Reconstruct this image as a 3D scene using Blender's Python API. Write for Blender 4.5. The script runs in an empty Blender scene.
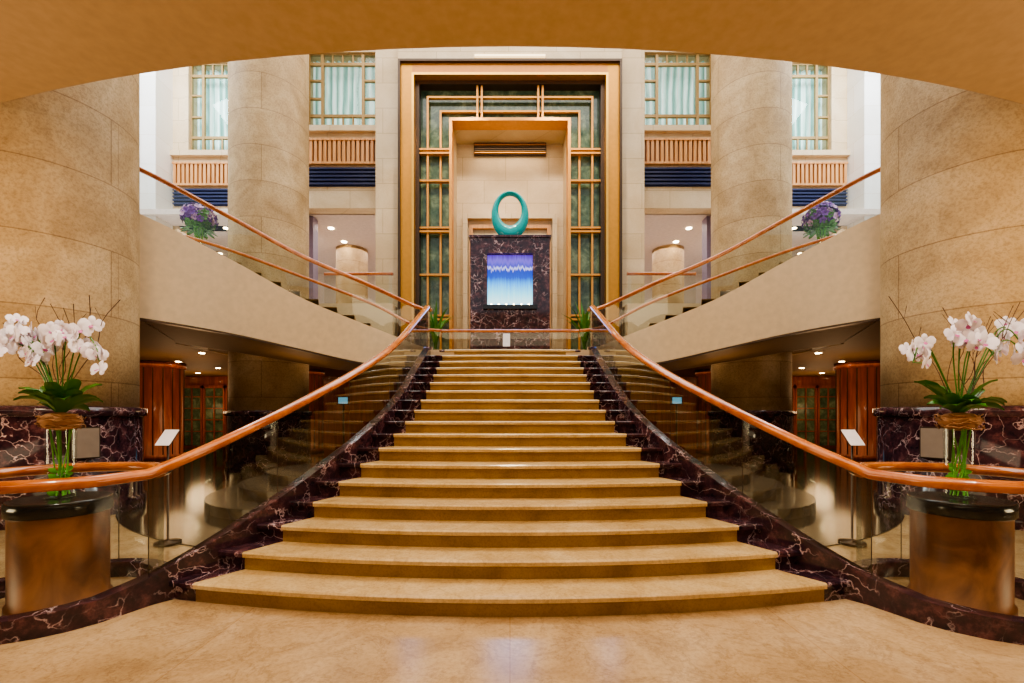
import bpy, math, random
from mathutils import Vector, Matrix
random.seed(4)
C=bpy.context.scene.collection
# ---------------------------------------------------------------- materials
def newmat(n):
    m=bpy.data.materials.new(n); m.use_nodes=True
    nt=m.node_tree; b=nt.nodes['Principled BSDF']
    return m,nt,b
def N(nt,t,**k):
    n=nt.nodes.new(t)
    for a,v in k.items(): setattr(n,a,v)
    return n
def ramp(nt,stops,interp='LINEAR'):
    r=nt.nodes.new('ShaderNodeValToRGB'); r.color_ramp.interpolation=interp
    e=r.color_ramp.elements
    while len(e)<len(stops): e.new(.5)
    for i,(p,c) in enumerate(stops):
        e[i].position=p; e[i].color=(c[0],c[1],c[2],1)
    return r
def plain(n,c,rough=.5,metal=0,spec=.5,emit=0,ec=None):
    m,nt,b=newmat(n)
    nz=N(nt,'ShaderNodeTexNoise'); nz.inputs['Scale'].default_value=9
    tc=N(nt,'ShaderNodeTexCoord'); nt.links.new(tc.outputs['Object'],nz.inputs['Vector'])
    r=ramp(nt,[(.3,[x*.93 for x in c]),(.7,[min(1,x*1.04) for x in c])])
    nt.links.new(nz.outputs['Fac'],r.inputs['Fac']); nt.links.new(r.outputs['Color'],b.inputs['Base Color'])
    b.inputs['Roughness'].default_value=rough; b.inputs['Metallic'].default_value=metal
    b.inputs['Specular IOR Level'].default_value=spec
    if emit:
        b.inputs['Emission Color'].default_value=(*(ec or c),1); b.inputs['Emission Strength'].default_value=emit
    return m
def stone(n,c1,c2,c3,scale=1.2,rough=.5,bump=.1,joint=None,coord='Object',fine=40,fk=.45,vein=0,lo=.35,hi=.55,band=False):
    m,nt,b=newmat(n); L=nt.links.new
    tc=N(nt,'ShaderNodeTexCoord')
    nz=N(nt,'ShaderNodeTexNoise'); nz.inputs['Scale'].default_value=scale; nz.inputs['Detail'].default_value=9; nz.inputs['Roughness'].default_value=.62; nz.inputs['Distortion'].default_value=.6
    L(tc.outputs['Object'],nz.inputs['Vector'])
    r=ramp(nt,[(.32,c1),(.5,c2),(.68,c3)]); L(nz.outputs['Fac'],r.inputs['Fac'])
    f=N(nt,'ShaderNodeTexNoise'); f.inputs['Scale'].default_value=fine; f.inputs['Detail'].default_value=6; f.inputs['Roughness'].default_value=.75
    L(tc.outputs['Object'],f.inputs['Vector'])
    mx=N(nt,'ShaderNodeMixRGB',blend_type='MULTIPLY'); mx.inputs['Fac'].default_value=fk
    r2=ramp(nt,[(lo,(.5,.44,.36)),(hi,(1,1,1))]); L(f.outputs['Fac'],r2.inputs['Fac'])
    L(r.outputs['Color'],mx.inputs[1]); L(r2.outputs['Color'],mx.inputs[2])
    out=mx.outputs['Color']
    if vein:
        v=N(nt,'ShaderNodeTexNoise'); v.inputs['Scale'].default_value=2.3; v.inputs['Detail'].default_value=10; v.inputs['Roughness'].default_value=.7; v.inputs['Distortion'].default_value=.5
        L(tc.outputs['Object'],v.inputs['Vector'])
        rv=ramp(nt,[(.475,(1,1,1)),(.5,(1-vein,1-vein*1.15,1-vein*1.3)),(.525,(1,1,1))]); L(v.outputs['Fac'],rv.inputs['Fac'])
        m3=N(nt,'ShaderNodeMixRGB',blend_type='MULTIPLY'); m3.inputs['Fac'].default_value=1; L(out,m3.inputs[1]); L(rv.outputs['Color'],m3.inputs[2]); out=m3.outputs['Color']
    if joint:
        bw,rh,ms,dark=joint
        bk=N(nt,'ShaderNodeTexBrick'); bk.inputs['Scale'].default_value=1
        bk.inputs['Brick Width'].default_value=bw; bk.inputs['Row Height'].default_value=rh
        bk.inputs['Mortar Size'].default_value=ms; bk.inputs['Mortar Smooth'].default_value=.1
        bk.inputs['Color1'].default_value=(1,1,1,1); bk.inputs['Color2'].default_value=(.86,.83,.79,1) if coord=='UV' else (.92,.91,.88,1); bk.inputs['Mortar'].default_value=(dark,dark*.9,dark*.8,1)
        L(tc.outputs[coord if coord=='UV' else 'Object'],bk.inputs['Vector'])
        if coord=='XZ':
            sp=N(nt,'ShaderNodeSeparateXYZ'); cb=N(nt,'ShaderNodeCombineXYZ')
            L(tc.outputs['Object'],sp.inputs[0])
            ad=N(nt,'ShaderNodeMath',operation='ADD'); L(sp.outputs['X'],ad.inputs[0]); L(sp.outputs['Y'],ad.inputs[1])
            L(ad.outputs[0],cb.inputs['X']); L(sp.outputs['Z'],cb.inputs['Y']); L(cb.outputs[0],bk.inputs['Vector'])
        m2=N(nt,'ShaderNodeMixRGB',blend_type='MULTIPLY'); m2.inputs['Fac'].default_value=1
        L(out,m2.inputs[1]); L(bk.outputs['Color'],m2.inputs[2]); out=m2.outputs['Color']
    L(out,b.inputs['Base Color']); b.inputs['Roughness'].default_value=rough
    if bump:
        bp=N(nt,'ShaderNodeBump'); bp.inputs['Strength'].default_value=bump; bp.inputs['Distance'].default_value=.02
        L(f.outputs['Fac'],bp.inputs['Height']); L(bp.outputs['Normal'],b.inputs['Normal'])
    return m
def vein_marble(n):
    m,nt,b=newmat(n); L=nt.links.new
    tc=N(nt,'ShaderNodeTexCoord')
    nz=N(nt,'ShaderNodeTexNoise'); nz.inputs['Scale'].default_value=2.2; nz.inputs['Detail'].default_value=9
    L(tc.outputs['Object'],nz.inputs['Vector'])
    mv=N(nt,'ShaderNodeMixRGB'); mv.inputs['Fac'].default_value=.5
    L(tc.outputs['Object'],mv.inputs[1]); L(nz.outputs['Color'],mv.inputs[2])
    vo=N(nt,'ShaderNodeTexVoronoi',feature='DISTANCE_TO_EDGE'); vo.inputs['Scale'].default_value=8
    L(mv.outputs['Color'],vo.inputs['Vector'])
    r=ramp(nt,[(0,(.75,.62,.62)),(.013,(.28,.18,.19)),(.038,(0,0,0))]); L(vo.outputs['Distance'],r.inputs['Fac'])
    gt=N(nt,'ShaderNodeTexNoise'); gt.inputs['Scale'].default_value=3.2; gt.inputs['Detail'].default_value=6; L(tc.outputs['Object'],gt.inputs['Vector'])
    gr=ramp(nt,[(.43,(.03,.03,.03)),(.61,(1,1,1))]); L(gt.outputs['Fac'],gr.inputs['Fac'])
    mm=N(nt,'ShaderNodeMixRGB',blend_type='MULTIPLY'); mm.inputs['Fac'].default_value=1; L(r.outputs['Color'],mm.inputs[1]); L(gr.outputs['Color'],mm.inputs[2])
    n2=N(nt,'ShaderNodeTexNoise'); n2.inputs['Scale'].default_value=7; n2.inputs['Detail'].default_value=10; n2.inputs['Roughness'].default_value=.7; L(tc.outputs['Object'],n2.inputs['Vector'])
    r2=ramp(nt,[(.35,(.014,.009,.016)),(.52,(.045,.018,.026)),(.64,(.13,.05,.055)),(.74,(.26,.14,.14))]); L(n2.outputs['Fac'],r2.inputs['Fac'])
    ad=N(nt,'ShaderNodeMixRGB',blend_type='ADD'); ad.inputs['Fac'].default_value=1; L(r2.outputs['Color'],ad.inputs[1]); L(mm.outputs['Color'],ad.inputs[2])
    L(ad.outputs['Color'],b.inputs['Base Color']); b.inputs['Roughness'].default_value=.08
    return m
def wood(n,c1,c2,rough=.3,sc=(14,14,1.2),coat=0):
    m,nt,b=newmat(n); L=nt.links.new
    tc=N(nt,'ShaderNodeTexCoord'); mp=N(nt,'ShaderNodeMapping'); mp.inputs['Scale'].default_value=sc
    L(tc.outputs['Object'],mp.inputs['Vector'])
    nz=N(nt,'ShaderNodeTexNoise'); nz.inputs['Scale'].default_value=1; nz.inputs['Detail'].default_value=6; nz.inputs['Distortion'].default_value=.8
    L(mp.outputs[0],nz.inputs['Vector'])
    r=ramp(nt,[(.35,c1),(.65,c2)]); L(nz.outputs['Fac'],r.inputs['Fac']); L(r.outputs['Color'],b.inputs['Base Color'])
    b.inputs['Roughness'].default_value=rough; b.inputs['Coat Weight'].default_value=coat; b.inputs['Coat Roughness'].default_value=.05
    return m
def glass(n,tint,f0=.05,k=.85,pw=4):
    m,nt,b=newmat(n); L=nt.links.new; nt.nodes.remove(b); o=nt.nodes['Material Output']
    t=N(nt,'ShaderNodeBsdfTransparent'); t.inputs[0].default_value=(*tint,1)
    g=N(nt,'ShaderNodeBsdfGlossy'); g.inputs['Roughness'].default_value=.01; g.inputs['Color'].default_value=(.88,.92,.88,1)
    lw=N(nt,'ShaderNodeLayerWeight'); lw.inputs['Blend'].default_value=.5
    p=N(nt,'ShaderNodeMath',operation='POWER'); p.inputs[1].default_value=pw; L(lw.outputs['Facing'],p.inputs[0])
    q=N(nt,'ShaderNodeMath',operation='MULTIPLY_ADD'); q.inputs[1].default_value=k; q.inputs[2].default_value=f0; L(p.outputs[0],q.inputs[0])
    mx=N(nt,'ShaderNodeMixShader'); L(q.outputs[0],mx.inputs[0]); L(t.outputs[0],mx.inputs[1]); L(g.outputs[0],mx.inputs[2]); L(mx.outputs[0],o.inputs[0])
    return m
M={}
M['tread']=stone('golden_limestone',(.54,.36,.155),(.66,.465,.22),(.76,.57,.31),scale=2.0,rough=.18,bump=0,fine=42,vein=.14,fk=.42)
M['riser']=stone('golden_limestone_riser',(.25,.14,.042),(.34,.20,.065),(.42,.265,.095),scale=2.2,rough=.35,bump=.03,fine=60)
M['floor']=stone('beige_floor_marble',(.43,.28,.145),(.57,.395,.215),(.69,.51,.32),scale=1.6,rough=.2,bump=.0,joint=(1.9,1.9,.004,.82),fine=34,fk=.42,vein=.2)
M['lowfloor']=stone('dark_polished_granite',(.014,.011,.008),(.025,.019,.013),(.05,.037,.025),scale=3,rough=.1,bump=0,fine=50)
M['refl_rings']=stone('grey_brown_reflection',(.06,.05,.04),(.10,.083,.065),(.15,.12,.095),scale=3,rough=.2,bump=0)  # colour of the rings that stand in for stair reflections
M['marble']=vein_marble('rosso_levanto_marble')
M['column']=stone('travertine_blocks',(.44,.30,.145),(.56,.40,.21),(.66,.50,.29),scale=1.5,rough=.6,bump=.5,joint=(3.4,.95,.009,.58),coord='UV',fine=26,fk=.55,lo=.37,hi=.54)
M['wall']=stone('cream_limestone_blocks',(.60,.45,.27),(.68,.53,.34),(.76,.62,.43),scale=.7,rough=.5,bump=.05,joint=(1.5,.8,.008,.62),coord='XZ')
M['pale']=stone('pale_marble',(.82,.80,.79),(.87,.86,.85),(.9,.89,.89),scale=.7,rough=.35,bump=0,joint=(1.2,1.0,.006,.8),coord='XZ',fk=.15)
M['rearp']=plain('dark_timber_panelling',(.16,.09,.045),.6)
M['fascia']=plain('beige_plaster_fascia',(.74,.58,.38),.7)
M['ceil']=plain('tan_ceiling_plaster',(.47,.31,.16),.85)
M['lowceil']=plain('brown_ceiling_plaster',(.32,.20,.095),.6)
M['white']=plain('white_plaster',(.68,.58,.52),.7)
M['purple']=plain('mauve_pilaster',(.24,.19,.29),.5)
M['rail']=wood('polished_cherry_handrail',(.36,.085,.015),(.56,.17,.034),.16,(6,6,6),.6)
M['wood']=wood('pedestal_walnut',(.12,.038,.012),(.40,.16,.06),.4,(3.5,3.5,2.2),0)
M['redwood']=wood('red_timber',(.24,.05,.013),(.44,.10,.026),.3,(9,9,.8),.3)
M['slat']=wood('oak_slat',(.50,.23,.08),(.68,.35,.14),.4)
M['slatd']=plain('slat_gap',(.2,.09,.03),.6)
M['navy']=plain('navy_louvre',(.018,.026,.085),.35)
M['gold']=plain('brass_frame',(.82,.45,.10),.28,.85)
M['goldm']=plain('bronze_panel',(.60,.28,.045),.36,.55)
M['bar']=plain('gold_bar',(.66,.30,.07),.35,.45)
M['bronze']=plain('dark_bronze',(.07,.045,.03),.35,.5)
M['copper']=plain('copper_beam',(.55,.22,.05),.35,.3)
M['ggl']=stone('sea_green_glass',(.04,.08,.05),(.10,.15,.09),(.23,.30,.18),scale=2.6,rough=.1,bump=0,fine=9,fk=.6)
M['teal']=plain('teal_glass_resin',(.0,.25,.26),.15,0,.6,.10,(0,.4,.4))
M['glass']=glass('balustrade_glass',(.54,.56,.52),.08,.85,2.7)
M['rglass']=glass('volute_glass',(.82,.85,.82),.03,.5,4)
M['uglass']=glass('upper_balustrade_glass',(.84,.87,.84),.05,.5,4)
M['cglass']=glass('clear_glass',(.93,.97,.95),.03,.22)
M['wglass']=glass('window_glass',(.9,.96,.96),.05,.6)
M['wframe']=plain('window_frame_gold',(.34,.22,.085),.4,.3)
M['black']=plain('black_top',(.012,.012,.012),.15)
M['paper']=plain('white_card',(.75,.72,.76),.5)
M['plaque']=plain('bronze_plaque',(.34,.29,.25),.35,.2)
M['leaf']=plain('leaf_green',(.06,.20,.02),.3)
M['lime']=plain('lime_stem',(.12,.40,.03),.4)
M['petal']=plain('orchid_petal',(.92,.85,.91),.5,0,.3)
M['lip']=plain('orchid_lip',(.55,.12,.34),.5)
M['twig']=plain('twig_brown',(.10,.05,.03),.7)
M['nest']=plain('basket_brown',(.34,.17,.07),.8)
M['hyd']=plain('hydrangea_purple',(.15,.03,.28),.6)
M['hydw']=plain('hydrangea_pink',(.60,.36,.60),.6)
M['lamp']=plain('downlight_lens',(1,.85,.6),.5,0,.5,24,(1,.78,.45))
M['monitor']=plain('monitor_face',(.05,.2,.3),.3,0,.5,1.0,(.2,.6,.85))
M['strip']=plain('linear_light_lens',(1,.85,.6),.5,0,.5,2,(1,.7,.35))
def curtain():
    m,nt,b=newmat('daylight_emission_curtain'); L=nt.links.new
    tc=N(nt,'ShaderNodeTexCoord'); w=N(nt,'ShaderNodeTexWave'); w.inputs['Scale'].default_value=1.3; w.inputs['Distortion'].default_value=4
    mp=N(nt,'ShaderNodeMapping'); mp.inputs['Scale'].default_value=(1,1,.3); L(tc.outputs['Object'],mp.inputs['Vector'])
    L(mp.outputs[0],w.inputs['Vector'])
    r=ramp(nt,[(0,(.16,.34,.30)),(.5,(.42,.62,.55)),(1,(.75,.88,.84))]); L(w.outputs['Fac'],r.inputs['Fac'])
    L(r.outputs['Color'],b.inputs['Base Color']); L(r.outputs['Color'],b.inputs['Emission Color']); b.inputs['Emission Strength'].default_value=.55  # emission put in for daylight coming through the cloth
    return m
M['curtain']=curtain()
def screen():
    m,nt,b=newmat('blue_lit_water_screen'); L=nt.links.new
    tc=N(nt,'ShaderNodeTexCoord'); sp=N(nt,'ShaderNodeSeparateXYZ'); L(tc.outputs['Generated'],sp.inputs[0])
    mp=N(nt,'ShaderNodeMapping'); mp.inputs['Scale'].default_value=(26,1,1.2); L(tc.outputs['Generated'],mp.inputs['Vector'])
    nz=N(nt,'ShaderNodeTexNoise'); nz.inputs['Scale'].default_value=1.6; nz.inputs['Detail'].default_value=5; L(mp.outputs[0],nz.inputs['Vector'])
    md=N(nt,'ShaderNodeMath',operation='MULTIPLY_ADD'); md.inputs[1].default_value=.28; L(nz.outputs['Fac'],md.inputs[0]); L(sp.outputs['Z'],md.inputs[2])
    sb=N(nt,'ShaderNodeMath',operation='SUBTRACT'); L(md.outputs[0],sb.inputs[0]); sb.inputs[1].default_value=.14
    r=ramp(nt,[(0,(.1,.4,.9)),(.06,(.65,1,1)),(.25,(.25,.8,1)),(.45,(.04,.38,.95)),(.56,(.01,.07,.5)),(.7,(.015,.04,.4)),(.74,(.6,.6,1)),(.775,(.05,.05,.45)),(.88,(.16,.1,.6)),(1,(.08,.03,.35))]); L(sb.outputs[0],r.inputs['Fac'])
    L(r.outputs['Color'],b.inputs['Emission Color']); b.inputs['Emission Strength'].default_value=1.7; b.inputs['Base Color'].default_value=(.01,.015,.05,1)
    return m
M['screen']=screen()
# ---------------------------------------------------------------- builder
class MB:
    def __init__(s): s.v=[];s.f=[];s.m=[];s.uv={};s.ml=[];s.sm=[]
    def mi(s,n):
        if n not in s.ml: s.ml.append(n)
        return s.ml.index(n)
    def face(s,ix,mat,smooth=False): s.f.append(tuple(ix)); s.m.append(s.mi(mat)); s.sm.append(smooth)
    def poly(s,pts,mat,smooth=False):
        b=len(s.v); s.v+= [tuple(p) for p in pts]; s.face(range(b,b+len(pts)),mat,smooth)
    def box(s,x0,x1,y0,y1,z0,z1,mat):
        x0,x1=min(x0,x1),max(x0,x1)
        b=len(s.v); s.v+=[(x,y,z) for z in(z0,z1) for x,y in((x0,y0),(x1,y0),(x1,y1),(x0,y1))]
        for q in((0,3,2,1),(4,5,6,7),(0,1,5,4),(1,2,6,5),(2,3,7,6),(3,0,4,7)): s.face([b+i for i in q],mat)
    def prism(s,pl,z0,z1,mat,mtop=None,mbot=None):
        a=sum(pl[i][0]*pl[(i+1)%len(pl)][1]-pl[(i+1)%len(pl)][0]*pl[i][1] for i in range(len(pl)))
        if a<0: pl=pl[::-1]
        b=len(s.v);n=len(pl); s.v+=[(x,y,z0) for x,y in pl]+[(x,y,z1) for x,y in pl]
        s.face([b+i for i in range(n)][::-1],mbot or mat); s.face([b+n+i for i in range(n)],mtop or mat)
        for i in range(n): j=(i+1)%n; s.face([b+i,b+j,b+n+j,b+n+i],mat)
    def tube(s,pts,r,mat,n=8,rz=None,cap=True):
        pts=[Vector(p) for p in pts]; b=len(s.v)
        for i,p in enumerate(pts):
            t=(pts[min(i+1,len(pts)-1)]-pts[max(i-1,0)]).normalized()
            up=Vector((0,0,1)) if abs(t.z)<.95 else Vector((0,1,0))
            a=t.cross(up).normalized(); c=a.cross(t).normalized()
            rr=r[i] if isinstance(r,(list,tuple)) else r; r2=rz if rz else rr
            for k in range(n):
                th=2*math.pi*k/n; s.v.append(tuple(p+a*rr*math.cos(th)+c*r2*math.sin(th)))
        for i in range(len(pts)-1):
            for k in range(n):
                k2=(k+1)%n; s.face([b+i*n+k,b+i*n+k2,b+(i+1)*n+k2,b+(i+1)*n+k],mat,True)
        if cap:
            s.face([b+k for k in range(n)],mat); e=b+(len(pts)-1)*n; s.face([e+k for k in range(n)][::-1],mat)
    def lathe(s,cx,cy,prof,mat,n=48,uv=False,smooth=True,cap=True):
        b=len(s.v)
        for r,z in prof:
            for k in range(n):
                th=2*math.pi*k/n; s.v.append((cx+r*math.cos(th),cy+r*math.sin(th),z))
        for i in range(len(prof)-1):
            for k in range(n):
                k2=(k+1)%n
                if uv:
                    R=max(prof[i][0],.01); s.uv[len(s.f)]=[(2*math.pi*k/n*R,prof[i][1]),(2*math.pi*(k+1)/n*R,prof[i][1]),(2*math.pi*(k+1)/n*R,prof[i+1][1]),(2*math.pi*k/n*R,prof[i+1][1])]
                s.face([b+i*n+k,b+i*n+k2,b+(i+1)*n+k2,b+(i+1)*n+k],mat,smooth)
        if cap:
            s.face([b+k for k in range(n)][::-1],mat); e=b+(len(prof)-1)*n; s.face([e+k for k in range(n)],mat)
    def strip(s,pts,zb,zt,w,mat,mtop=None):
        """wall of width w following plan path pts; each side keeps its own vertices so edges stay crisp"""
        n=len(pts); O=[]
        for i,p in enumerate(pts):
            p0=Vector(pts[max(i-1,0)][:2]);p1=Vector(pts[min(i+1,n-1)][:2]);t=(p1-p0).normalized();nx,ny=t.y,-t.x
            O.append([(p[0]+nx*w/2*sd,p[1]+ny*w/2*sd,z) for sd in(1,-1) for z in(zb[i],zt[i])])
        for (u,v,mm) in((0,1,mat),(3,2,mat),(1,3,mtop or mat),(2,0,mat)):
            b=len(s.v)
            for o in O: s.v+=[o[u],o[v]]
            for i in range(n-1): a=b+2*i; s.face([a,a+2,a+3,a+1],mm,True)
        s.poly([O[0][0],O[0][1],O[0][3],O[0][2]],mat); s.poly([O[-1][0],O[-1][2],O[-1][3],O[-1][1]],mat)
    def sheet(s,pts,zb,zt,mat):
        b=len(s.v)
        for i,p in enumerate(pts): s.v+= [(p[0],p[1],zb[i]),(p[0],p[1],zt[i])]
        for i in range(len(pts)-1): a=b+2*i; s.face([a,a+2,a+3,a+1],mat,True)
    def build(s,name,parent=None):
        me=bpy.data.meshes.new(name); me.from_pydata(s.v,[],s.f)
        for n in s.ml: me.materials.append(M[n])
        me.polygons.foreach_set('material_index',s.m); me.polygons.foreach_set('use_smooth',s.sm)
        if s.uv:
            ul=me.uv_layers.new(name='UVMap')
            for fi,uvs in s.uv.items():
                p=me.polygons[fi]
                for li,u in zip(p.loop_indices,uvs): ul.data[li].uv=u
        me.update()
        o=bpy.data.objects.new(name,me); C.objects.link(o)
        if parent: o.parent=parent
        return o
def empty(n):
    o=bpy.data.objects.new(n,None); C.objects.link(o); return o
def cr(P,n=8):
    out=[];L=len(P)
    for i in range(L-1):
        p0=P[max(i-1,0)];p1=P[i];p2=P[i+1];p3=P[min(i+2,L-1)]
        for j in range(n):
            t=j/n
            out.append(tuple(.5*(2*b+(c-a)*t+(2*a-5*b+4*c-d)*t*t+(3*b-a-3*c+d)*t**3) for a,b,c,d in zip(p0,p1,p2,p3)))
    out.append(tuple(P[-1])); return out
def light(name,kind,loc,energy,color,size=1,sizey=None,tgt=None,spot=None,blend=.5):
    l=bpy.data.lights.new(name,kind); l.energy=energy; l.color=color
    if kind=='AREA':
        l.size=size
        if sizey: l.shape='RECTANGLE'; l.size_y=sizey
    else: l.shadow_soft_size=size
    if kind=='SPOT': l.spot_size=math.radians(spot); l.spot_blend=blend
    o=bpy.data.objects.new(name,l); C.objects.link(o); o.location=loc
    if tgt: o.rotation_euler=(Vector(tgt)-Vector(loc)).to_track_quat('-Z','Y').to_euler()
    return o
# ---------------------------------------------------------------- staircase
R_,T_,D0=.15,.33,3.2
WY=[2.41,2.2,2.03,1.88,1.75,1.63,1.52,1.43,1.36,1.31,1.285]+[1.27]*8
def sag(k): return .27*(WY[k-1]/2.41)**2
def fy(k,x): return D0+T_*(k-1)+sag(k)*(x/WY[k-1])**2
mb=MB(); NS=24
for k in range(1,19):
    wy=WY[k-1];wn=WY[k] if k<18 else WY[17]
    us=[-(wy+.27)]+[-wy+2*wy*i/NS for i in range(NS+1)]+[wy+.27]
    un=[-(wn+.27)]+[-wn+2*wn*i/NS for i in range(NS+1)]+[wn+.27]
    z0,z1=R_*(k-1),R_*k
    for i in range(len(us)-1):
        m0='marble' if i in(0,len(us)-2) else None
        def col(j):
            x=us[j];y=fy(k,x);xb=un[j];yb=(fy(k+1,xb) if k<18 else fy(18,xb)+T_)+.04
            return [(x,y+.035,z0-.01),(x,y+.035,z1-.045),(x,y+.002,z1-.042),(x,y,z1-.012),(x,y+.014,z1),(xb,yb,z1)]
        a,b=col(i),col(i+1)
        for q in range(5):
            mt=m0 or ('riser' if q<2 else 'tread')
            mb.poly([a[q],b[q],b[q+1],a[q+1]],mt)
stair=mb.build('grand_staircase')
def balu(s):
    root=empty('stair_balustrade')
    st=[]
    cx,cy,r=3.41,3.48,.62
    for i in range(0,24):
        a=math.radians(523-i*(523-210)/23)
        f=max(0,1-(a-math.radians(210))/1.0)
        st.append((cx+r*math.cos(a),cy+r*math.sin(a),.13+.03*f,.97))
    for k in range(1,19):
        w=WY[k-1]+.335; st.append((w,fy(k,WY[k-1]),R_*k+.06,R_*k+.83))
    st=st[:24]+cr(st[24:],3)
    st+= [(1.62,9.15,2.80,3.55)]
    P=[(s*p[0],p[1]) for p in st]
    c=MB(); c.strip(P,[0]*len(P),[p[2] for p in st],.12,'marble'); c.build('marble_curb',root)
    c=MB(); c.sheet(P[:25],[p[2]-.02 for p in st[:25]],[p[3]-.03 for p in st[:25]],'rglass')
    c.sheet(P[24:],[p[2]-.02 for p in st[24:]],[p[3]-.03 for p in st[24:]],'glass')
    for i in range(6,len(P)-1,9):
        x,y=P[i]; t=(Vector(P[i+1])-Vector(P[i-1])).normalized()*.004
        c.poly([(x-t.x,y-t.y,st[i][2]),(x+t.x,y+t.y,st[i][2]),(x+t.x,y+t.y,st[i][3]-.03),(x-t.x,y-t.y,st[i][3]-.03)],'bronze')
    c.build('glass_panels',root)
    FL=[(1.62,9.15,2.80,3.55,2.45),(1.66,9.45,2.83,3.6,2.45),(1.85,9.68,2.88,3.68,2.45),(2.2,9.7,3.0,3.82,2.45),(3.02,9.35,3.3,4.15,2.5),(4.23,9.2,3.80,4.65,2.76),(5.39,8.8,4.42,5.24,3.0),(6.46,8.0,4.93,5.72,3.12),(6.9,7.9,5.0,5.78,3.12),(8.6,7.9,5.0,5.8,3.12)]
    F=cr(FL,8)
    PF=[(s*p[0],p[1]) for p in F]
    rail=MB()
    path=[(s*p[0],p[1],p[3]) for p in st]+[(s*p[0],p[1],p[3]) for p in F[1:]]
    rail.tube(path,.056,'rail',14,.042); rail.build('handrail',root)
    root2=empty('curved_side_staircase')
    c=MB(); c.strip(PF,[p[4] for p in F],[p[2] for p in F],.1,'fascia')
    c.strip(PF,[p[4]-.035 for p in F],[p[4] for p in F],.14,'bronze'); c.build('fascia',root2)
    c=MB(); c.sheet(PF,[p[2]-.02 for p in F],[p[3]-.03 for p in F],'uglass')
    FA=[(1.8,11.9,2.82,3.62,2.45),(2.47,11.9,2.95,3.75,2.45),(3.65,11.9,3.5,4.35,2.5),(5.4,11.7,4.15,5.0,2.76),(6.9,11.3,4.65,5.5,3.0),(7.87,10.9,4.93,5.72,3.12),(7.95,11.6,5.0,5.8,3.12),(7.95,13.9,5.0,5.8,3.12)]
    G=cr(FA,8); PG=[(s*p[0],p[1]) for p in G]
    c.sheet(PG,[p[2]-.02 for p in G],[p[3]-.03 for p in G],'uglass'); c.build('glass_panels',root2)
    c=MB(); c.strip(PG,[p[4] for p in G],[p[2] for p in G],.1,'fascia'); c.build('outer_fascia',root2)
    c=MB(); c.tube([(s*p[0],p[1],p[3]) for p in G],.05,'rail',10,.04); c.build('outer_handrail',root2)
    def samp(L,t):
        t=t*(len(L)-1);i=min(int(t),len(L)-2);f=t-i
        return [a+(b-a)*f for a,b in zip(L[i],L[i+1])]
    A=cr([FL[i] for i in(3,4,5,6,7)],6);B=cr([FA[i] for i in(1,2,3,4,5)],6)
    c=MB();n=14
    for i in range(n):
        z0=2.7+i*2.15/n;z1=2.7+(i+1)*2.15/n
        a0=samp(A,i/n);a1=samp(A,(i+1)/n);b0=samp(B,i/n);b1=samp(B,(i+1)/n)
        c.poly([(s*a0[0],a0[1],z0),(s*b0[0],b0[1],z0),(s*b0[0],b0[1],z1),(s*a0[0],a0[1],z1)],'riser')
        c.poly([(s*a0[0],a0[1],z1),(s*b0[0],b0[1],z1),(s*b1[0],b1[1],z1),(s*a1[0],a1[1],z1)],'tread')
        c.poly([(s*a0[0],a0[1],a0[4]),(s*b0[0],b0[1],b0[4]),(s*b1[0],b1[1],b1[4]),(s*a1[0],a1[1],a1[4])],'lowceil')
    c.build('treads_and_soffit',root2)
for s in(-1,1): balu(s)
mb=MB(); mb.prism([(-1.55,8.9),(1.55,8.9),(1.62,9.6),(2.6,9.75),(2.6,12.0),(3.4,12.0),(3.4,14.4),(-3.4,14.4),(-3.4,12.0),(-2.6,12.0),(-2.6,9.75),(-1.62,9.6)],2.46,2.7,'fascia','tread')
mb.build('floor_landing')
mb=MB()
for s in(-1,1):
    mb.box(s*2.3,s*2.4,9.9,14.3,0,2.46,'rearp')
    mb.box(s*1.58,s*2.4,9.7,9.9,0,2.46,'rearp')
mb.build('wall_under_landing')
e=empty('landing_balustrade')
mb=MB(); mb.sheet([(-1.78,11.9),(1.78,11.9)],[2.7]*2,[3.6]*2,'uglass'); mb.build('glass_panel',e)
mb=MB(); mb.tube([(-1.79,11.9,3.62),(1.79,11.9,3.62)],.05,'rail',10,.04)
mb.box(-1.75,1.75,11.87,11.93,2.7,2.8,'marble'); mb.build('handrail',e)
# ---------------------------------------------------------------- floors & ceilings
mb=MB(); mb.poly([(-18,-7,0),(18,-7,0),(18,22,0),(-18,22,0)],'floor'); mb.build('floor')
for s in(-1,1):
    mb=MB()
    arc=[(s*(1.5+5.4*math.cos(math.radians(a))),10+5.4*math.sin(math.radians(a))) for a in range(-78,-16,4)]
    pl=[(s*1.75,9.0),(s*1.9,6.2)]+arc+[(s*9,9.6),(s*17.8,10),(s*17.8,19.9),(s*2.42,19.9),(s*2.42,9.9)]
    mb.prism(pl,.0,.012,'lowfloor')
    for r,h in((2.1,.16),(1.6,.32),(1.1,.48)):  # solid stepped rings modelled in place of the stair reflections
        mb.prism([(s*(3.3+r*.8*math.cos(math.radians(a))),8.2+r*math.sin(math.radians(a))) for a in range(0,360,8)],.012,h,'refl_rings')
    mb.build('floor_and_reflection_rings')
mb=MB()
edge=[(x,4.8+x*x/46) for x in [(-18+36*i/60) for i in range(61)]]
mb.prism([(-18,-7)]+edge+[(18,-7)],5.3,6.3,'ceil')
mb.build('ceiling')
slab=[(6.55,8.0),(7.9,10.9),(7.9,14),(3.6,14),(3.6,22),(18,22),(18,8.0)]
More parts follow.
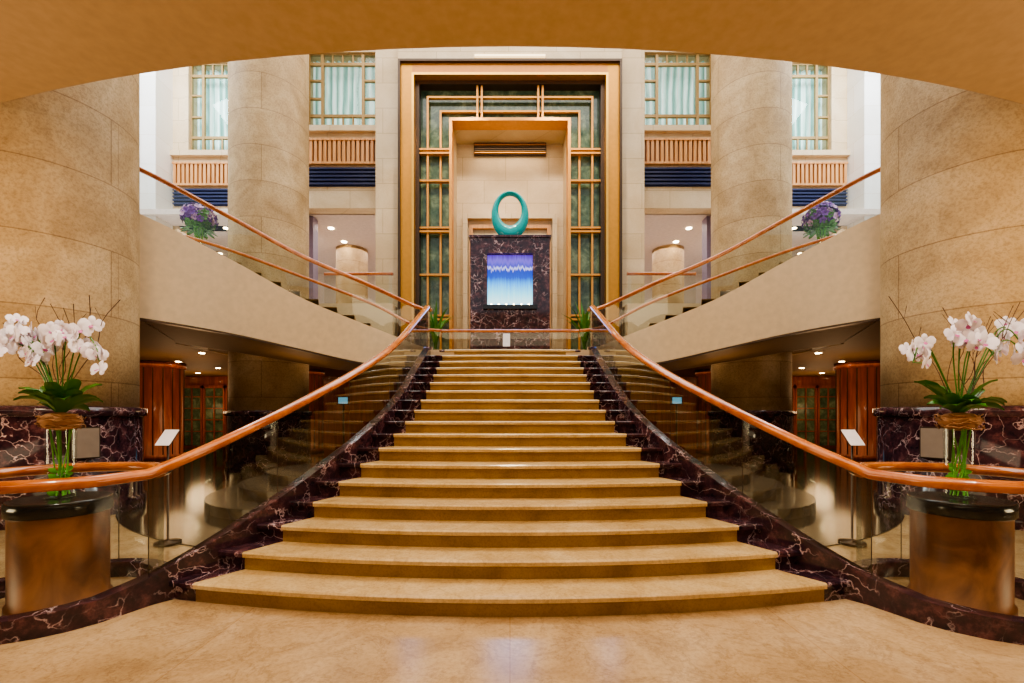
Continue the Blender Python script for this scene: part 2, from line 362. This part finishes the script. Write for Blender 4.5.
for s in(-1,1):
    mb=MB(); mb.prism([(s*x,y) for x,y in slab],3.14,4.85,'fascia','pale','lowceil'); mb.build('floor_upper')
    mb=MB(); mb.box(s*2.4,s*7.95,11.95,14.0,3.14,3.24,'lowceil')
    for i in range(6):
        for j in range(4):
            x=s*(4.3+2.1*i);y=12.6+2*j
            if abs(abs(x)-6.83)<1.2 and y<14.2: continue
            mb.lathe(x,y,[(.075,3.125),(.075,3.139)],'lamp',12)
    mb.build('ceiling_lower')
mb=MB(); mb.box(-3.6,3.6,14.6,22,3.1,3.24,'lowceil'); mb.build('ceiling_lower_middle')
# ---------------------------------------------------------------- columns
def column(x,y,r,z0,z1,base=True,mat='column'):
    mb=MB(); zb=z0
    if base:
        mb.lathe(x,y,[(r+.09,z0),(r+.09,z0+.18),(r+.05,z0+.2),(r+.05,1.40)],'marble',64,cap=False)
        mb.lathe(x,y,[(r+.05,1.40),(r+.10,1.42),(r+.10,1.53),(r,1.55)],'marble',64,cap=False); zb=1.54
    zs=[zb]
    while zs[-1]+.95<z1: zs.append(zs[-1]+.95)
    zs.append(z1)
    mb.lathe(x,y,[(r,z) for z in zs],mat,96,uv=True)
    mb.build('stone_column')
for s in(-1,1):
    column(s*6.86,6.72,1.1,0,15.5)
    column(s*6.83,13.0,1.02,0,15.5)
    column(s*6.5,18.8,.62,4.85,8.22,False)
# ---------------------------------------------------------------- back walls
def slats(mb,x0,x1,y,z0,z1):
    mb.box(x0,x1,y-.02,y+.1,z0,z1,'slatd')
    a,b=min(x0,x1),max(x0,x1); n=int((b-a)/.15)
    for i in range(n):
        x=a+(b-a)*(i+.5)/n; mb.box(x-.045,x+.045,y-.1,y-.02,z0+.03,z1-.03,'slat')
    mb.box(x0,x1,y-.12,y,z0-.04,z0+.03,'slat'); mb.box(x0,x1,y-.12,y,z1-.03,z1+.04,'slat')
def louvre(mb,x0,x1,y,z0,z1):
    mb.box(x0,x1,y-.02,y+.1,z0,z1,'navy')
    for i in range(5):
        z=z0+(z1-z0)*(i+.3)/5; mb.box(x0,x1,y-.09,y-.02,z,z+.06,'navy')
wi=0
def window(x0,x1,y,z0,z1):
    global wi; wi+=1
    x0,x1=min(x0,x1),max(x0,x1); r=empty('window_%d'%wi)
    mb=MB(); w=x1-x0;h=z1-z0;t=.09
    for fx in(0,.2,.8,1): x=x0+w*fx; mb.box(x-t/2,x+t/2,y-.06,y+.04,z0,z1,'wframe')
    for fz in(0,.17,.4,.64,.86,1):
        z=z0+h*fz
        if fz in(0,.17,.86,1): mb.box(x0,x1,y-.05,y+.03,z-t/2,z+t/2,'wframe')
        else: mb.box(x0,x0+w*.2,y-.05,y+.03,z-.03,z+.03,'wframe'); mb.box(x1-w*.2,x1,y-.05,y+.03,z-.03,z+.03,'wframe')
    for fx in(.35,.5,.65): x=x0+w*fx; mb.box(x-.025,x+.025,y-.04,y+.02,z0,z0+h*.17,'wframe'); mb.box(x-.025,x+.025,y-.04,y+.02,z0+h*.86,z1,'wframe')
    mb.build('frame',r)
    mb=MB(); mb.poly([(x0,y+.01,z0),(x1,y+.01,z0),(x1,y+.01,z1),(x0,y+.01,z1)],'wglass'); mb.build('pane',r)
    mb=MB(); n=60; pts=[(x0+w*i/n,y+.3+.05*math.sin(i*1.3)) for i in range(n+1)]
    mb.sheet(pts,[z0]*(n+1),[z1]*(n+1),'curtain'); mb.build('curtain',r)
def bay(name,s,xa,xb,wx0,wx1,ox0,ox1,y,zt,sx,d=.5,mat='wall'):
    mb=MB(); Y1=y+d
    def bx(a,b,z0,z1,m=mat): mb.box(s*a,s*b,y,Y1,z0,z1,m)
    bx(xa,xb,zt,15.5)
    bx(xa,wx0,10.88,zt);bx(wx1,xb,10.88,zt)
    bx(xa,xb,8.22,10.88)
    bx(xa,ox0,4.85,8.22);bx(ox1,xb,4.85,8.22)
    mb.box(s*(wx0-.15),s*(sx+.05),y-.15,y,10.68,10.86,'wall')
    mb.box(s*(wx0-.12),s*wx0,y-.06,y,10.86,zt+.15,'wall');mb.box(s*(wx1),s*(wx1+.12),y-.06,y,10.86,zt+.15,'wall')
    slats(mb,s*(wx0-.13),s*sx,y,9.66,10.42)
    louvre(mb,s*(wx0-.13),s*sx,y,8.92,9.54)
    mb.build(name)
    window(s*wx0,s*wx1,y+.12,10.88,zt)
for s,nm in((-1,'left'),(1,'right')):
    bay('wall_back_inner_'+nm,s,3.5,7.2,4.4,6.63,4.3,6.9,15.0,13.35,6.73)
    bay('wall_back_outer_'+nm,s,7.2,18,9.27,11.5,8.2,11.9,16.4,14.1,12.05)
    mb=MB(); mb.box(s*7.2,s*7.3,15.0,16.4,4.85,15.5,'wall'); mb.build('wall_return_'+nm)
    mb=MB(); mb.box(s*3.5,s*4.28,14.55,15.0,3.24,15.5,'wall')
    mb.build('trim_1' if s<0 else 'trim_2')
    mb=MB(); mb.box(s*12.1,s*14.4,15.6,16.4,4.85,15.5,'pale'); mb.build('wall_pier_'+nm)
    mb=MB(); mb.box(s*17.9,s*18.2,-7,22,0,15.5,'pale'); mb.build('wall_'+nm)
    mb=MB(); mb.box(s*3.6,s*17.9,15.45,22,8.22,8.4,'white')
    for i in range(5):
        for j in range(3): mb.lathe(s*(4.6+1.9*i),16.6+1.3*j,[(.10,8.2),(.10,8.219)],'lamp',12)
    mb.build('ceiling_lounge_'+nm)
    mb=MB(); mb.box(s*3.5,s*3.6,15.5,22,3.24,8.4,'white'); mb.build('wall_lounge_side_'+nm)
    mb=MB(); mb.box(s*6.7,s*7.15,15.55,15.95,4.85,8.2,'purple'); mb.build('mauve_pilaster')
    r=empty('balcony_balustrade')
    mb=MB(); mb.sheet([(s*3.65,14.15),(s*5.75,14.15)],[4.85]*2,[5.78]*2,'uglass'); mb.build('glass_panel',r)
    mb=MB(); mb.tube([(s*3.62,14.15,5.8),(s*5.75,14.15,5.8)],.05,'rail',10); mb.build('handrail',r)
    mb=MB(); mb.box(s*9.0,s*11.2,20.6,21.6,4.85,6.4,'redwood'); mb.box(s*8.9,s*11.3,20.5,21.7,6.4,6.46,'black')
    mb.build('lounge_counter')
mb=MB(); mb.box(-18,18,22,22.2,0,15.5,'white'); mb.build('wall_back')
mb=MB(); mb.box(-18,18,-7.2,-7,0,5.3,'rearp'); mb.build('wall_rear')
# ---------------------------------------------------------------- portal
root=empty('art_deco_portal')
def fr(mb,h,t,y0,y1,top,z0,mat,mtop=None):
    mb.box(-h,-h+t,y0,y1,z0,top,mat); mb.box(h-t,h,y0,y1,z0,top,mat); mb.box(-h+t,h-t,y0,y1,top-t,top,mtop or mat)
mb=MB()
fr(mb,3.5,.07,14.25,14.9,12.55,2.7,'bronze')
fr(mb,3.43,.36,14.35,14.9,12.48,2.7,'goldm','copper')
fr(mb,3.07,.07,14.25,14.9,12.12,2.7,'gold')
fr(mb,3.0,.12,14.5,14.9,12.05,2.7,'bronze')
mb.build('outer_frame',root)
mb=MB()
fr(mb,2.66,.06,14.6,14.7,11.62,2.7,'bar'); fr(mb,2.26,.06,14.68,14.78,11.22,2.7,'bar')
fr(mb,1.93,.09,14.5,15.0,10.87,2.7,'bar')
for x in(-.97,.97):
    for xo in(-.07,.07): mb.box(x+xo-.03,x+xo+.03,14.55,14.72,10.87,11.93,'bar')
for s in(-1,1):
    for z in(9.9,9.78,8.9,7.4,7.28,5.9,4.6,4.48,3.4):
        mb.box(s*1.9,s*2.9,14.55,14.7,z-.03,z+.03,'bar')
mb.build('gold_lattice',root)
mb=MB()
for s in(-1,1): mb.box(s*1.85,s*2.98,14.8,14.86,2.7,12.0,'ggl')
mb.box(-1.85,1.85,14.8,14.86,10.8,12.0,'ggl')
mb.build('green_glass_panels',root)
mb=MB()
mb.box(-3.5,3.5,14.9,15.4,12.0,15.5,'wall'); mb.box(-3.5,3.5,14.3,14.9,12.58,15.5,'wall')
mb.box(-1.1,1.1,14.22,14.3,12.60,12.66,'strip')
mb.build('wall_above_portal')
mb=MB()
mb.box(-1.93,1.93,15.9,16.1,2.7,10.9,'wall')
mb.box(-2.05,-1.85,15.0,15.95,2.7,10.9,'wall'); mb.box(2.05,1.85,15.0,15.95,2.7,10.9,'wall'); mb.box(-1.93,1.93,15.0,15.95,10.85,11.0,'wall')
fr(mb,1.62,.16,15.7,15.9,8.35,2.7,'wall'); fr(mb,1.40,.12,15.78,15.9,8.0,2.7,'slat')
mb.build('wall_alcove')
mb=MB(); mb.box(-1.25,1.25,15.8,15.89,10.42,10.84,'bronze')
for i in range(5): mb.box(-1.23,1.23,15.74,15.8,10.46+.07*i,10.49+.07*i,'bar' if i in(0,4) else 'bronze')
mb.build('ventilation_grille')
root=empty('marble_water_feature')
mb=MB()
mb.box(-1.16,-.69,13.3,14.0,2.7,6.6,'marble'); mb.box(.69,1.16,13.3,14.0,2.7,6.6,'marble')
mb.box(-.69,.69,13.3,14.0,6.12,6.6,'marble'); mb.box(-.69,.69,13.3,14.0,2.7,4.62,'marble')
mb.box(-1.2,1.2,13.26,14.04,6.6,6.66,'marble'); mb.box(-1.3,1.3,13.1,14.06,2.7,2.95,'marble'); mb.box(-.69,.69,13.8,13.98,4.62,6.12,'marble')
mb.box(-.78,-.66,13.24,13.34,4.5,6.25,'marble');mb.box(.66,.78,13.24,13.34,4.5,6.25,'marble');mb.box(-.66,.66,13.24,13.34,6.12,6.25,'marble');mb.box(-.78,.78,13.2,13.34,4.5,4.62,'black')
for i in range(6): mb.box(-.55+.22*i-.025,-.55+.22*i+.025,13.36,13.40,4.63,4.68,'lamp')
mb.build('surround',root)
mb=MB(); mb.poly([(-.66,13.42,4.62),(.66,13.42,4.62),(.66,13.42,6.12),(-.66,13.42,6.12)],'screen'); mb.build('lit_screen',root)
mb=MB(); n=64;m=16
for i in range(n):
    a=2*math.pi*i/n
    o=Vector((.56*math.sin(a),0,.72-.72*math.cos(a))); h=Vector((.34*math.sin(a),0,.88-.45*math.cos(a)))
    c=(o+h)/2; d=(o-h); hw=d.length/2; dn=d.normalized()
    for j in range(m):
        t=2*math.pi*j/m; p=c+dn*hw*math.cos(t)+Vector((0,1,0))*.13*math.sin(t); mb.v.append((p.x,13.65+p.y,6.66+p.z))
for i in range(n):
    for j in range(m):
        i2=(i+1)%n;j2=(j+1)%m; mb.face([i*m+j,i*m+j2,i2*m+j2,i2*m+j],'teal',True)
mb.box(-.3,.3,13.5,13.8,6.665,6.70,'black')
mb.build('ring_sculpture')
def palm(x,y,z0,h):
    mb=MB(); mb.lathe(x,y,[(.13,z0),(.2,z0+.5),(.19,z0+.52)],'bronze',24)
    for i in range(26):
        a=i*2.4; L=h*(.6+.4*random.random()); tilt=.25+.75*random.random()
        pts=[Vector((x+math.cos(a)*L*.3*t*t*tilt*1.6,y+math.sin(a)*L*.3*t*t*tilt*1.0,z0+.5+L*(t-.4*tilt*t*t))) for t in(0,.25,.5,.75,1)]
        sd=Vector((-math.sin(a),math.cos(a),0))
        for q in range(4):
            w0=.05*math.sin(math.pi*(q/4*.9+.1));w1=.05*math.sin(math.pi*min(1,(q+1)/4*.9+.1))
            mb.poly([pts[q]-sd*w0,pts[q]+sd*w0,pts[q+1]+sd*w1,pts[q+1]-sd*w1],'leaf',True)
    mb.build('potted_palm')
for s in(-1,1): palm(s*2.15,13.2,2.7,1.9)
# ---------------------------------------------------------------- lower lobby
for s in(-1,1):
    for x,y,r in((11.5,15.0,.66),(7.7,17.5,.5)):
        mb=MB(); mb.lathe(s*x,y,[(r+.04,0.013),(r+.04,.15),(r,.16),(r,2.93),(r+.06,2.95),(r+.06,3.12)],'redwood',40)
        for i in range(16):
            a=2*math.pi*i/16; mb.box(s*x+r*math.cos(a)-.012,s*x+r*math.cos(a)+.012,y+r*math.sin(a)-.012,y+r*math.sin(a)+.012,.16,2.93,'bronze')
        mb.build('timber_clad_column')
    mb=MB(); mb.box(s*3.6,s*17.9,20.0,20.2,0,3.12,'redwood'); mb.build('wall_lobby_back_'+('left' if s<0 else 'right'))
    mb=MB()
    for i in range(4):
        a=s*(11.9+.98*i)
        mb.box(a-.42,a+.42,19.93,19.98,.1,2.6,'ggl')
        mb.box(a-.47,a-.40,19.86,19.98,0.01,2.7,'redwood');mb.box(a+.40,a+.47,19.86,19.98,0.01,2.7,'redwood');mb.box(a-.47,a+.47,19.86,19.98,2.6,2.72,'redwood')
        for z in(.7,1.2,1.7,2.2): mb.box(a-.4,a+.4,19.88,19.96,z,z+.04,'redwood')
        mb.box(a-.02,a+.02,19.88,19.96,.1,2.6,'redwood')
    mb.build('door_1' if s<0 else 'door_2')
    for x in(8.6,9.9):
        mb=MB()
        mb.box(s*x-.3,s*x+.3,15.7,16.3,.4,.5,'redwood')
        mb.box(s*x-.3,s*x+.3,16.24,16.3,.5,1.1,'redwood')
        for dx in(-.26,.26):
            for dy in(15.74,16.26): mb.box(s*x+dx-.03,s*x+dx+.03,dy-.03,dy+.03,.012,.4,'redwood')
        mb.build('lobby_chair')
    for x in (10.2,13.6):
        mb=MB(); mb.lathe(s*x,18.6,[(.3,.013),(.3,.05),(.04,.08),(.04,1.5)],'bronze',16); mb.lathe(s*x,18.6,[(.28,1.5),(.18,1.95)],'strip',24); mb.build('added_floor_lamp')  # lamps added to brighten the lobby timber
    x=s*5.1; mb=MB(); mb.lathe(x,14.0,[(.25,.013),(.25,.04),(.03,.06),(.03,1.75)],'bronze',16)
    mb.box(x-.17,x+.17,13.96,14.04,1.75,2.0,'black'); mb.box(x-.14,x+.14,13.95,13.96,1.78,1.97,'monitor'); mb.build('display_monitor')
# ---------------------------------------------------------------- pedestals, vases, orchids
PX,PY=3.42,3.48
def petal(mb,c,n,u,size,wid,mat,cup=.15):
    v=n.cross(u); pr=[(0,.06),(.3,.7),(.62,1),(.88,.72),(1,.05)]
    b=len(mb.v)
    for t,w in pr:
        o=c+u*(t*size)+n*(cup*size*math.sin(t*2.2))
        for q in(-1,0,1): mb.v.append(tuple(o+v*(q*w*wid*size/2)+n*(-.05*size*abs(q))))
    for i in range(len(pr)-1):
        for q in range(2): a=b+i*3+q; mb.face([a,a+1,a+4,a+3],mat,True)
def orchid(mb,c,n,size):
    n=n.normalized(); up=Vector((0,0,1)); u=(up-n*up.dot(n)).normalized(); v=n.cross(u)
    for a in(90,215,325):
        d=u*math.sin(math.radians(a))+v*math.cos(math.radians(a)); petal(mb,c-n*.004,n,d,size*.5,.62,'petal')
    for a in(12,168):
        d=u*math.sin(math.radians(a))+v*math.cos(math.radians(a)); petal(mb,c,n,d,size*.54,1.0,'petal')
    petal(mb,c+n*.006,(n+u*.5).normalized(),(-u+n*.5).normalized(),size*.24,.85,'lip')
def flower_stem(mb,base,tip,mid,k0,nf,size):
    P=cr([base,mid,tip],8); mb.tube(P,.005,'leaf',5)
    L=len(P)
    for i in range(nf):
        p=Vector(P[int(k0*(L-1)+(1-k0)*(L-1)*i/max(1,nf-1))])
        d=Vector((random.uniform(-1,1),-1+random.uniform(-.2,.7),random.uniform(-.35,.4)))
        o=p+Vector((random.uniform(-.06,.06),random.uniform(-.09,.04),random.uniform(-.06,.06)))
        mb.tube([p,o],.003,'leaf',4); orchid(mb,o,d,size*random.uniform(.85,1.12))
for s in(-1,1):
    cx,cy=s*PX,PY
    mb=MB()
    mb.lathe(cx,cy,[(.30,0),(.30,.05),(.285,.06),(.285,.68),(.29,.69)],'wood',48)
    mb.lathe(cx,cy,[(.295,.69),(.305,.70),(.305,.79),(.295,.80)],'black',48)
    mb.build('wooden_pedestal')
    cxv=cx
    root=empty('orchid_arrangement')
    mb=MB(); mb.lathe(cxv,cy,[(.02,.803),(.085,.803),(.09,.82),(.088,1.1),(.092,1.36)],'cglass',32,cap=False)
    mb.lathe(cxv,cy,[(.10,.803),(.10,.812)],'cglass',32); mb.build('glass_vase',root)
    mb=MB()
    for i in range(11):
        a=random.uniform(0,6.28);r=random.uniform(.02,.07); a2=a+random.uniform(1,2.4)
        mb.tube([(cxv+r*math.cos(a),cy+r*math.sin(a),.82),(cxv+.04*math.cos(a+1),cy+.04*math.sin(a+1),1.0+random.random()*.1),(cxv+.065*math.cos(a2),cy+.065*math.sin(a2),1.33)],.0045,'lime',5)
    for i in range(22):
        a=random.uniform(0,6.28); n=Vector((math.cos(a),math.sin(a),.1)); petal(mb,Vector((cxv+.01*n.x,cy+.01*n.y,.83+.2*random.random())),Vector((0,0,1)).cross(n),(n+Vector((0,0,random.uniform(-.2,.9)))).normalized(),.072,.5,'lime')
    mb.build('stems_in_vase',root)
    mb=MB()
    mb.lathe(cxv,cy,[(.02,1.31),(.09,1.33),(.125,1.375),(.12,1.41),(.08,1.44),(.02,1.45)],'nest',24)
    for i in range(90):
        a=random.uniform(0,6.28);r=.12+random.uniform(-.025,.02);z=1.38+random.uniform(-.05,.05)
        mb.tube([(cxv+r*math.cos(a+t),cy+r*math.sin(a+t),z+random.uniform(-.015,.015)) for t in(0,.3,.6,.9)],.004,'nest',4)
    mb.build('twig_basket',root)
    mb=MB()
    for i in range(24):
        a=i*2.4+.3; L=random.uniform(.22,.34); d=Vector((math.cos(a),math.sin(a)*.8,0)); up=random.uniform(.8,1.6)
        base=Vector((cxv,cy,1.43)); pts=[base+d*L*t*.85+Vector((0,0,L*(up*t-.75*t*t))) for t in(0,.3,.6,.85,1)]
        sd=(Vector((-d.y,d.x,0)).normalized()+Vector((0,0,random.uniform(-.7,.7)))).normalized(); W=[.018,.04,.048,.032,.003]; bb=len(mb.v)
        for p,w in zip(pts,W): mb.v+=[tuple(p-sd*w+Vector((0,0,.012))),tuple(p),tuple(p+sd*w+Vector((0,0,.012)))]
        for q in range(4):
            for e2 in(0,1): k=bb+q*3+e2; mb.face([k,k+1,k+4,k+3],'leaf',True)
    mb.build('leaves',root)
    mb=MB(); B=(cxv,cy,1.45)
    def P3(dx,dy,z): return (cxv+dx,cy+dy,z)
    if s<0:
        S=[(-.46,-.1,2.02,-.24,2.08),(-.36,.0,2.13,-.18,2.08),(-.24,-.05,2.08,-.14,1.96),(-.12,-.12,1.98,-.08,1.86),(.08,-.1,1.98,.0,2.06),(.20,-.05,2.02,.07,2.10),(.34,-.05,1.93,.17,2.10),(.36,-.05,1.84,.20,2.0),(-.42,-.1,1.88,-.24,2.0)]
        for dx,dy,z,mx,mz in S: flower_stem(mb,B,P3(dx,dy,z-.04),P3(mx,dy*.5,mz-.05),.56,6,.135)
    else:
        S=[(-.44,-.1,1.84,-.30,2.02),(-.37,0,1.90,-.25,2.0),(-.05,-.05,2.14,-.07,1.94),(.05,-.05,2.06,-.02,1.96),(.15,-.1,1.90,.06,2.04),(.02,-.1,1.98,0,1.9),(.44,-.05,1.95,.29,2.10),(.48,.05,2.08,.30,2.1),(.42,-.1,1.84,.27,2.02)]
        for dx,dy,z,mx,mz in S: flower_stem(mb,B,P3(dx,dy,z-.02),P3(mx,dy*.5,mz-.04),.76,5,.135)
    mb.build('orchid_blooms',root)
    mb=MB()
    for i in range(9):
        a=random.uniform(-.75,.75); h=random.uniform(.6,.9)
        pts=[Vector(B)]
        for t in(1,2,3,4,5): pts.append(Vector(B)+Vector((a*h*t/5+random.uniform(-.03,.03),random.uniform(-.05,.05),h*t/5)))
        mb.tube(cr([tuple(p) for p in pts],3),.003,'twig',4)
        mb.tube([pts[3],pts[3]+Vector((random.uniform(-.15,.15),0,.12))],.0025,'twig',4)
        mb.tube([pts[4],pts[4]+Vector((random.uniform(-.15,.15),0,.10))],.002,'twig',4)
    mb.build('twigs',root)
    root=empty('hydrangea_arrangement'); hx,hy=s*8.85,13.0
    mb=MB(); mb.lathe(hx,hy,[(.35,4.85),(.32,5.0),(.12,5.1),(.1,5.75),(.4,5.82),(.4,5.88)],'bronze',24); mb.build('pedestal_table',root)
    mb=MB(); mb.lathe(hx,hy,[(.14,5.885),(.08,5.95),(.07,6.3),(.16,6.75)],'cglass',20,cap=False)
    for i in range(9):
        a=i*.7; mb.tube([(hx+.03*math.cos(a),hy+.03*math.sin(a),5.9),(hx+.12*math.cos(a),hy+.12*math.sin(a),6.75)],.014,'lime',5)
    for i in range(11):
        a=i*.57; d=Vector((math.cos(a),math.sin(a),-.5)).normalized(); petal(mb,Vector((hx,hy,6.78)),Vector((0,0,1)),d,.5,.35,'leaf')
    mb.build('vase',root)
    mb=MB()
    for i in range(150):
        z=1-2*(i+.5)/170; a=i*2.399; rr=math.sqrt(max(0,1-z*z)); n=Vector((rr*math.cos(a),rr*math.sin(a),z)); c=Vector((hx,hy,7.0))+n*(.34+random.uniform(-.10,.09))
        mt='leaf' if z<-.4 or random.random()<.1 else ('hyd' if random.random()<.6 else 'hydw')
        u=n.orthogonal().normalized(); v=n.cross(u)
        for q in range(5):
            d=(u*math.cos(q*1.257+i)+v*math.sin(q*1.257+i)+n*.35).normalized(); petal(mb,c,n,d,.105,.8,mt)
    for i in range(12):
        a=i*2.4; mb.tube([(hx,hy,6.8),(hx+.3*math.cos(a),hy+.3*math.sin(a),7.2+.25*random.random())],.008,'leaf',4)
    mb.build('flower_ball',root)
def sign(x,y,z0,h,w,hh,tilt,name):
    mb=MB(); mb.lathe(x,y,[(.13,z0),(.13,z0+.02),(.012,z0+.03),(.012,z0+h)],'bronze',16)
    dz=hh*math.cos(tilt)/2;dy=hh*math.sin(tilt)/2
    for o,m_ in((0,'bronze'),(-.012,'paper')):
        k=1 if o==0 else .94
        mb.poly([(x-w/2*k,y-dy*k+o,z0+h-dz*k),(x+w/2*k,y-dy*k+o,z0+h-dz*k),(x+w/2*k,y+dy*k+o,z0+h+dz*k),(x-w/2*k,y+dy*k+o,z0+h+dz*k)],m_)
    mb.build(name)
for s in(-1,1): sign(s*3.78,5.05,0.013,1.17,.17,.24,.75,'sign_stand')
sign(-.08,10.3,2.7,.42,.17,.34,.3,'sign_stand')
for s in(-1,1):
    a=math.radians(-52 if s>0 else -128); R=1.16; cx,cy=s*6.86,6.72
    mb=MB(); t=Vector((-math.sin(a),math.cos(a),0)); n=Vector((math.cos(a),math.sin(a),0)); c=Vector((cx,cy,1.0))+n*(R+.03)
    c+=t*(.55 if s>0 else -.55)*-1*0
    for off,w,h,m_ in((0,.19,.28,'bronze'),(.02,.17,.26,'plaque')):
        q=[c+n*off-t*w-Vector((0,0,h)),c+n*off+t*w-Vector((0,0,h)),c+n*off+t*w+Vector((0,0,h)),c+n*off-t*w+Vector((0,0,h))]; mb.poly(q,m_)
    a2=math.radians(-98 if s>0 else -82); mb.build('wall_plaque')
    a=math.radians(180+22) if s>0 else math.radians(-22)
    a=math.radians(-155 if s>0 else -25); t=Vector((-math.sin(a),math.cos(a),0)); n=Vector((math.cos(a),math.sin(a),0)); c=Vector((cx,cy,1.05))+n*(R+.03)
    mb=MB()
    for off,w,h,m_ in((0,.17,.22,'bronze'),(.02,.15,.20,'plaque')):
        q=[c+n*off-t*w-Vector((0,0,h)),c+n*off+t*w-Vector((0,0,h)),c+n*off+t*w+Vector((0,0,h)),c+n*off-t*w+Vector((0,0,h))]; mb.poly(q,m_)
    mb.build('wall_plaque')
# ---------------------------------------------------------------- lights
W=bpy.data.worlds.new('world'); bpy.context.scene.world=W; W.use_nodes=True
W.node_tree.nodes['Background'].inputs[0].default_value=(.85,.93,1,1); W.node_tree.nodes['Background'].inputs[1].default_value=1.0
warm=(1,.78,.52); soft=(1,.9,.76)
light('skylight','AREA',(0,11,15.3),2200,(1,.93,.83),24,7,(0,11.01,0))
light('front_ceiling_light','AREA',(0,2.4,5.25),220,warm,7,3,(0,2.41,0))
light('rear_fill','AREA',(0,-3.5,5.2),360,warm,12,4,(0,-1.5,0))  # unseen fill added behind the camera, brightens ceiling by floor bounce
for s in(-1,1):
    light('ceiling_fill','AREA',(s*7.5,1.5,1.0),230,(1,.74,.46),2,2,(s*6,3.5,5.3))  # unseen fill added out of frame to brighten the ceiling
    light('column_spot','SPOT',(s*4.0,3.6,5.1),220,warm,.4,None,(s*6.4,6.3,2.4),95,1)
    light('fascia_spot','SPOT',(s*2.5,5.2,8.0),260,warm,.3,None,(s*4.6,9.0,3.8),60,1)
    light('pedestal_fill','SPOT',(s*2.6,1.8,5.2),460,soft,.15,None,(s*3.4,3.5,1.2),42)  # fill added from the front to lighten the pedestal wood
    light('lobby_light','AREA',(s*9,15.5,3.05),130,(1,.66,.36),8,6,(s*9,15.5,0))
    light('lobby_ceiling_fill','POINT',(s*5.0,10.5,2.0),14,(1,.62,.32),.4)  # bare fill added to lift the dark lobby ceiling
    light('lobby_fill','POINT',(s*9.6,13.2,1.9),32,(1,.62,.32),.5)  # added fill without a fixture, lifts lobby ceiling and timber
    light('lobby_fill','POINT',(s*12.3,18.2,1.9),40,(1,.62,.32),.5)  # second added fill, deeper in the lobby
    light('pier_daylight','AREA',(s*11.5,12.0,14.5),700,(.88,.95,1),3,3,(s*13,15.6,9))
    light('lounge_light','AREA',(s*8,18,8.1),240,(1,.86,.78),8,4,(s*8,18,0))
    light('portal_spot','SPOT',(s*1.5,11.5,13),1000,warm,.3,None,(s*1.6,14.6,7.5),60)
light('stair_spot','SPOT',(0,5.6,14.5),2000,warm,.5,None,(0,7,1),46)
light('alcove_light','AREA',(0,15.3,10.7),30,warm,2.5,.5,(0,15.8,6))
light('sculpture_spot','SPOT',(0,10.5,12),200,soft,.2,None,(0,13.6,7.2),20)
light('water_glow','AREA',(0,13.15,5.4),25,(.2,.4,1),1.2,1.4,(0,12,5.0))
# ---------------------------------------------------------------- camera
cam=bpy.data.cameras.new('camera'); co=bpy.data.objects.new('camera',cam); C.objects.link(co)
co.location=(0,0,1.43); co.rotation_euler=(math.radians(90),0,0)
cam.sensor_width=36; cam.lens=457/1024*36; cam.shift_y=73.5/1024; cam.shift_x=2/1024; cam.clip_start=.05
bpy.context.scene.camera=co
try: bpy.context.scene.view_settings.look='AgX - Medium High Contrast'
except Exception as ex: print(ex)
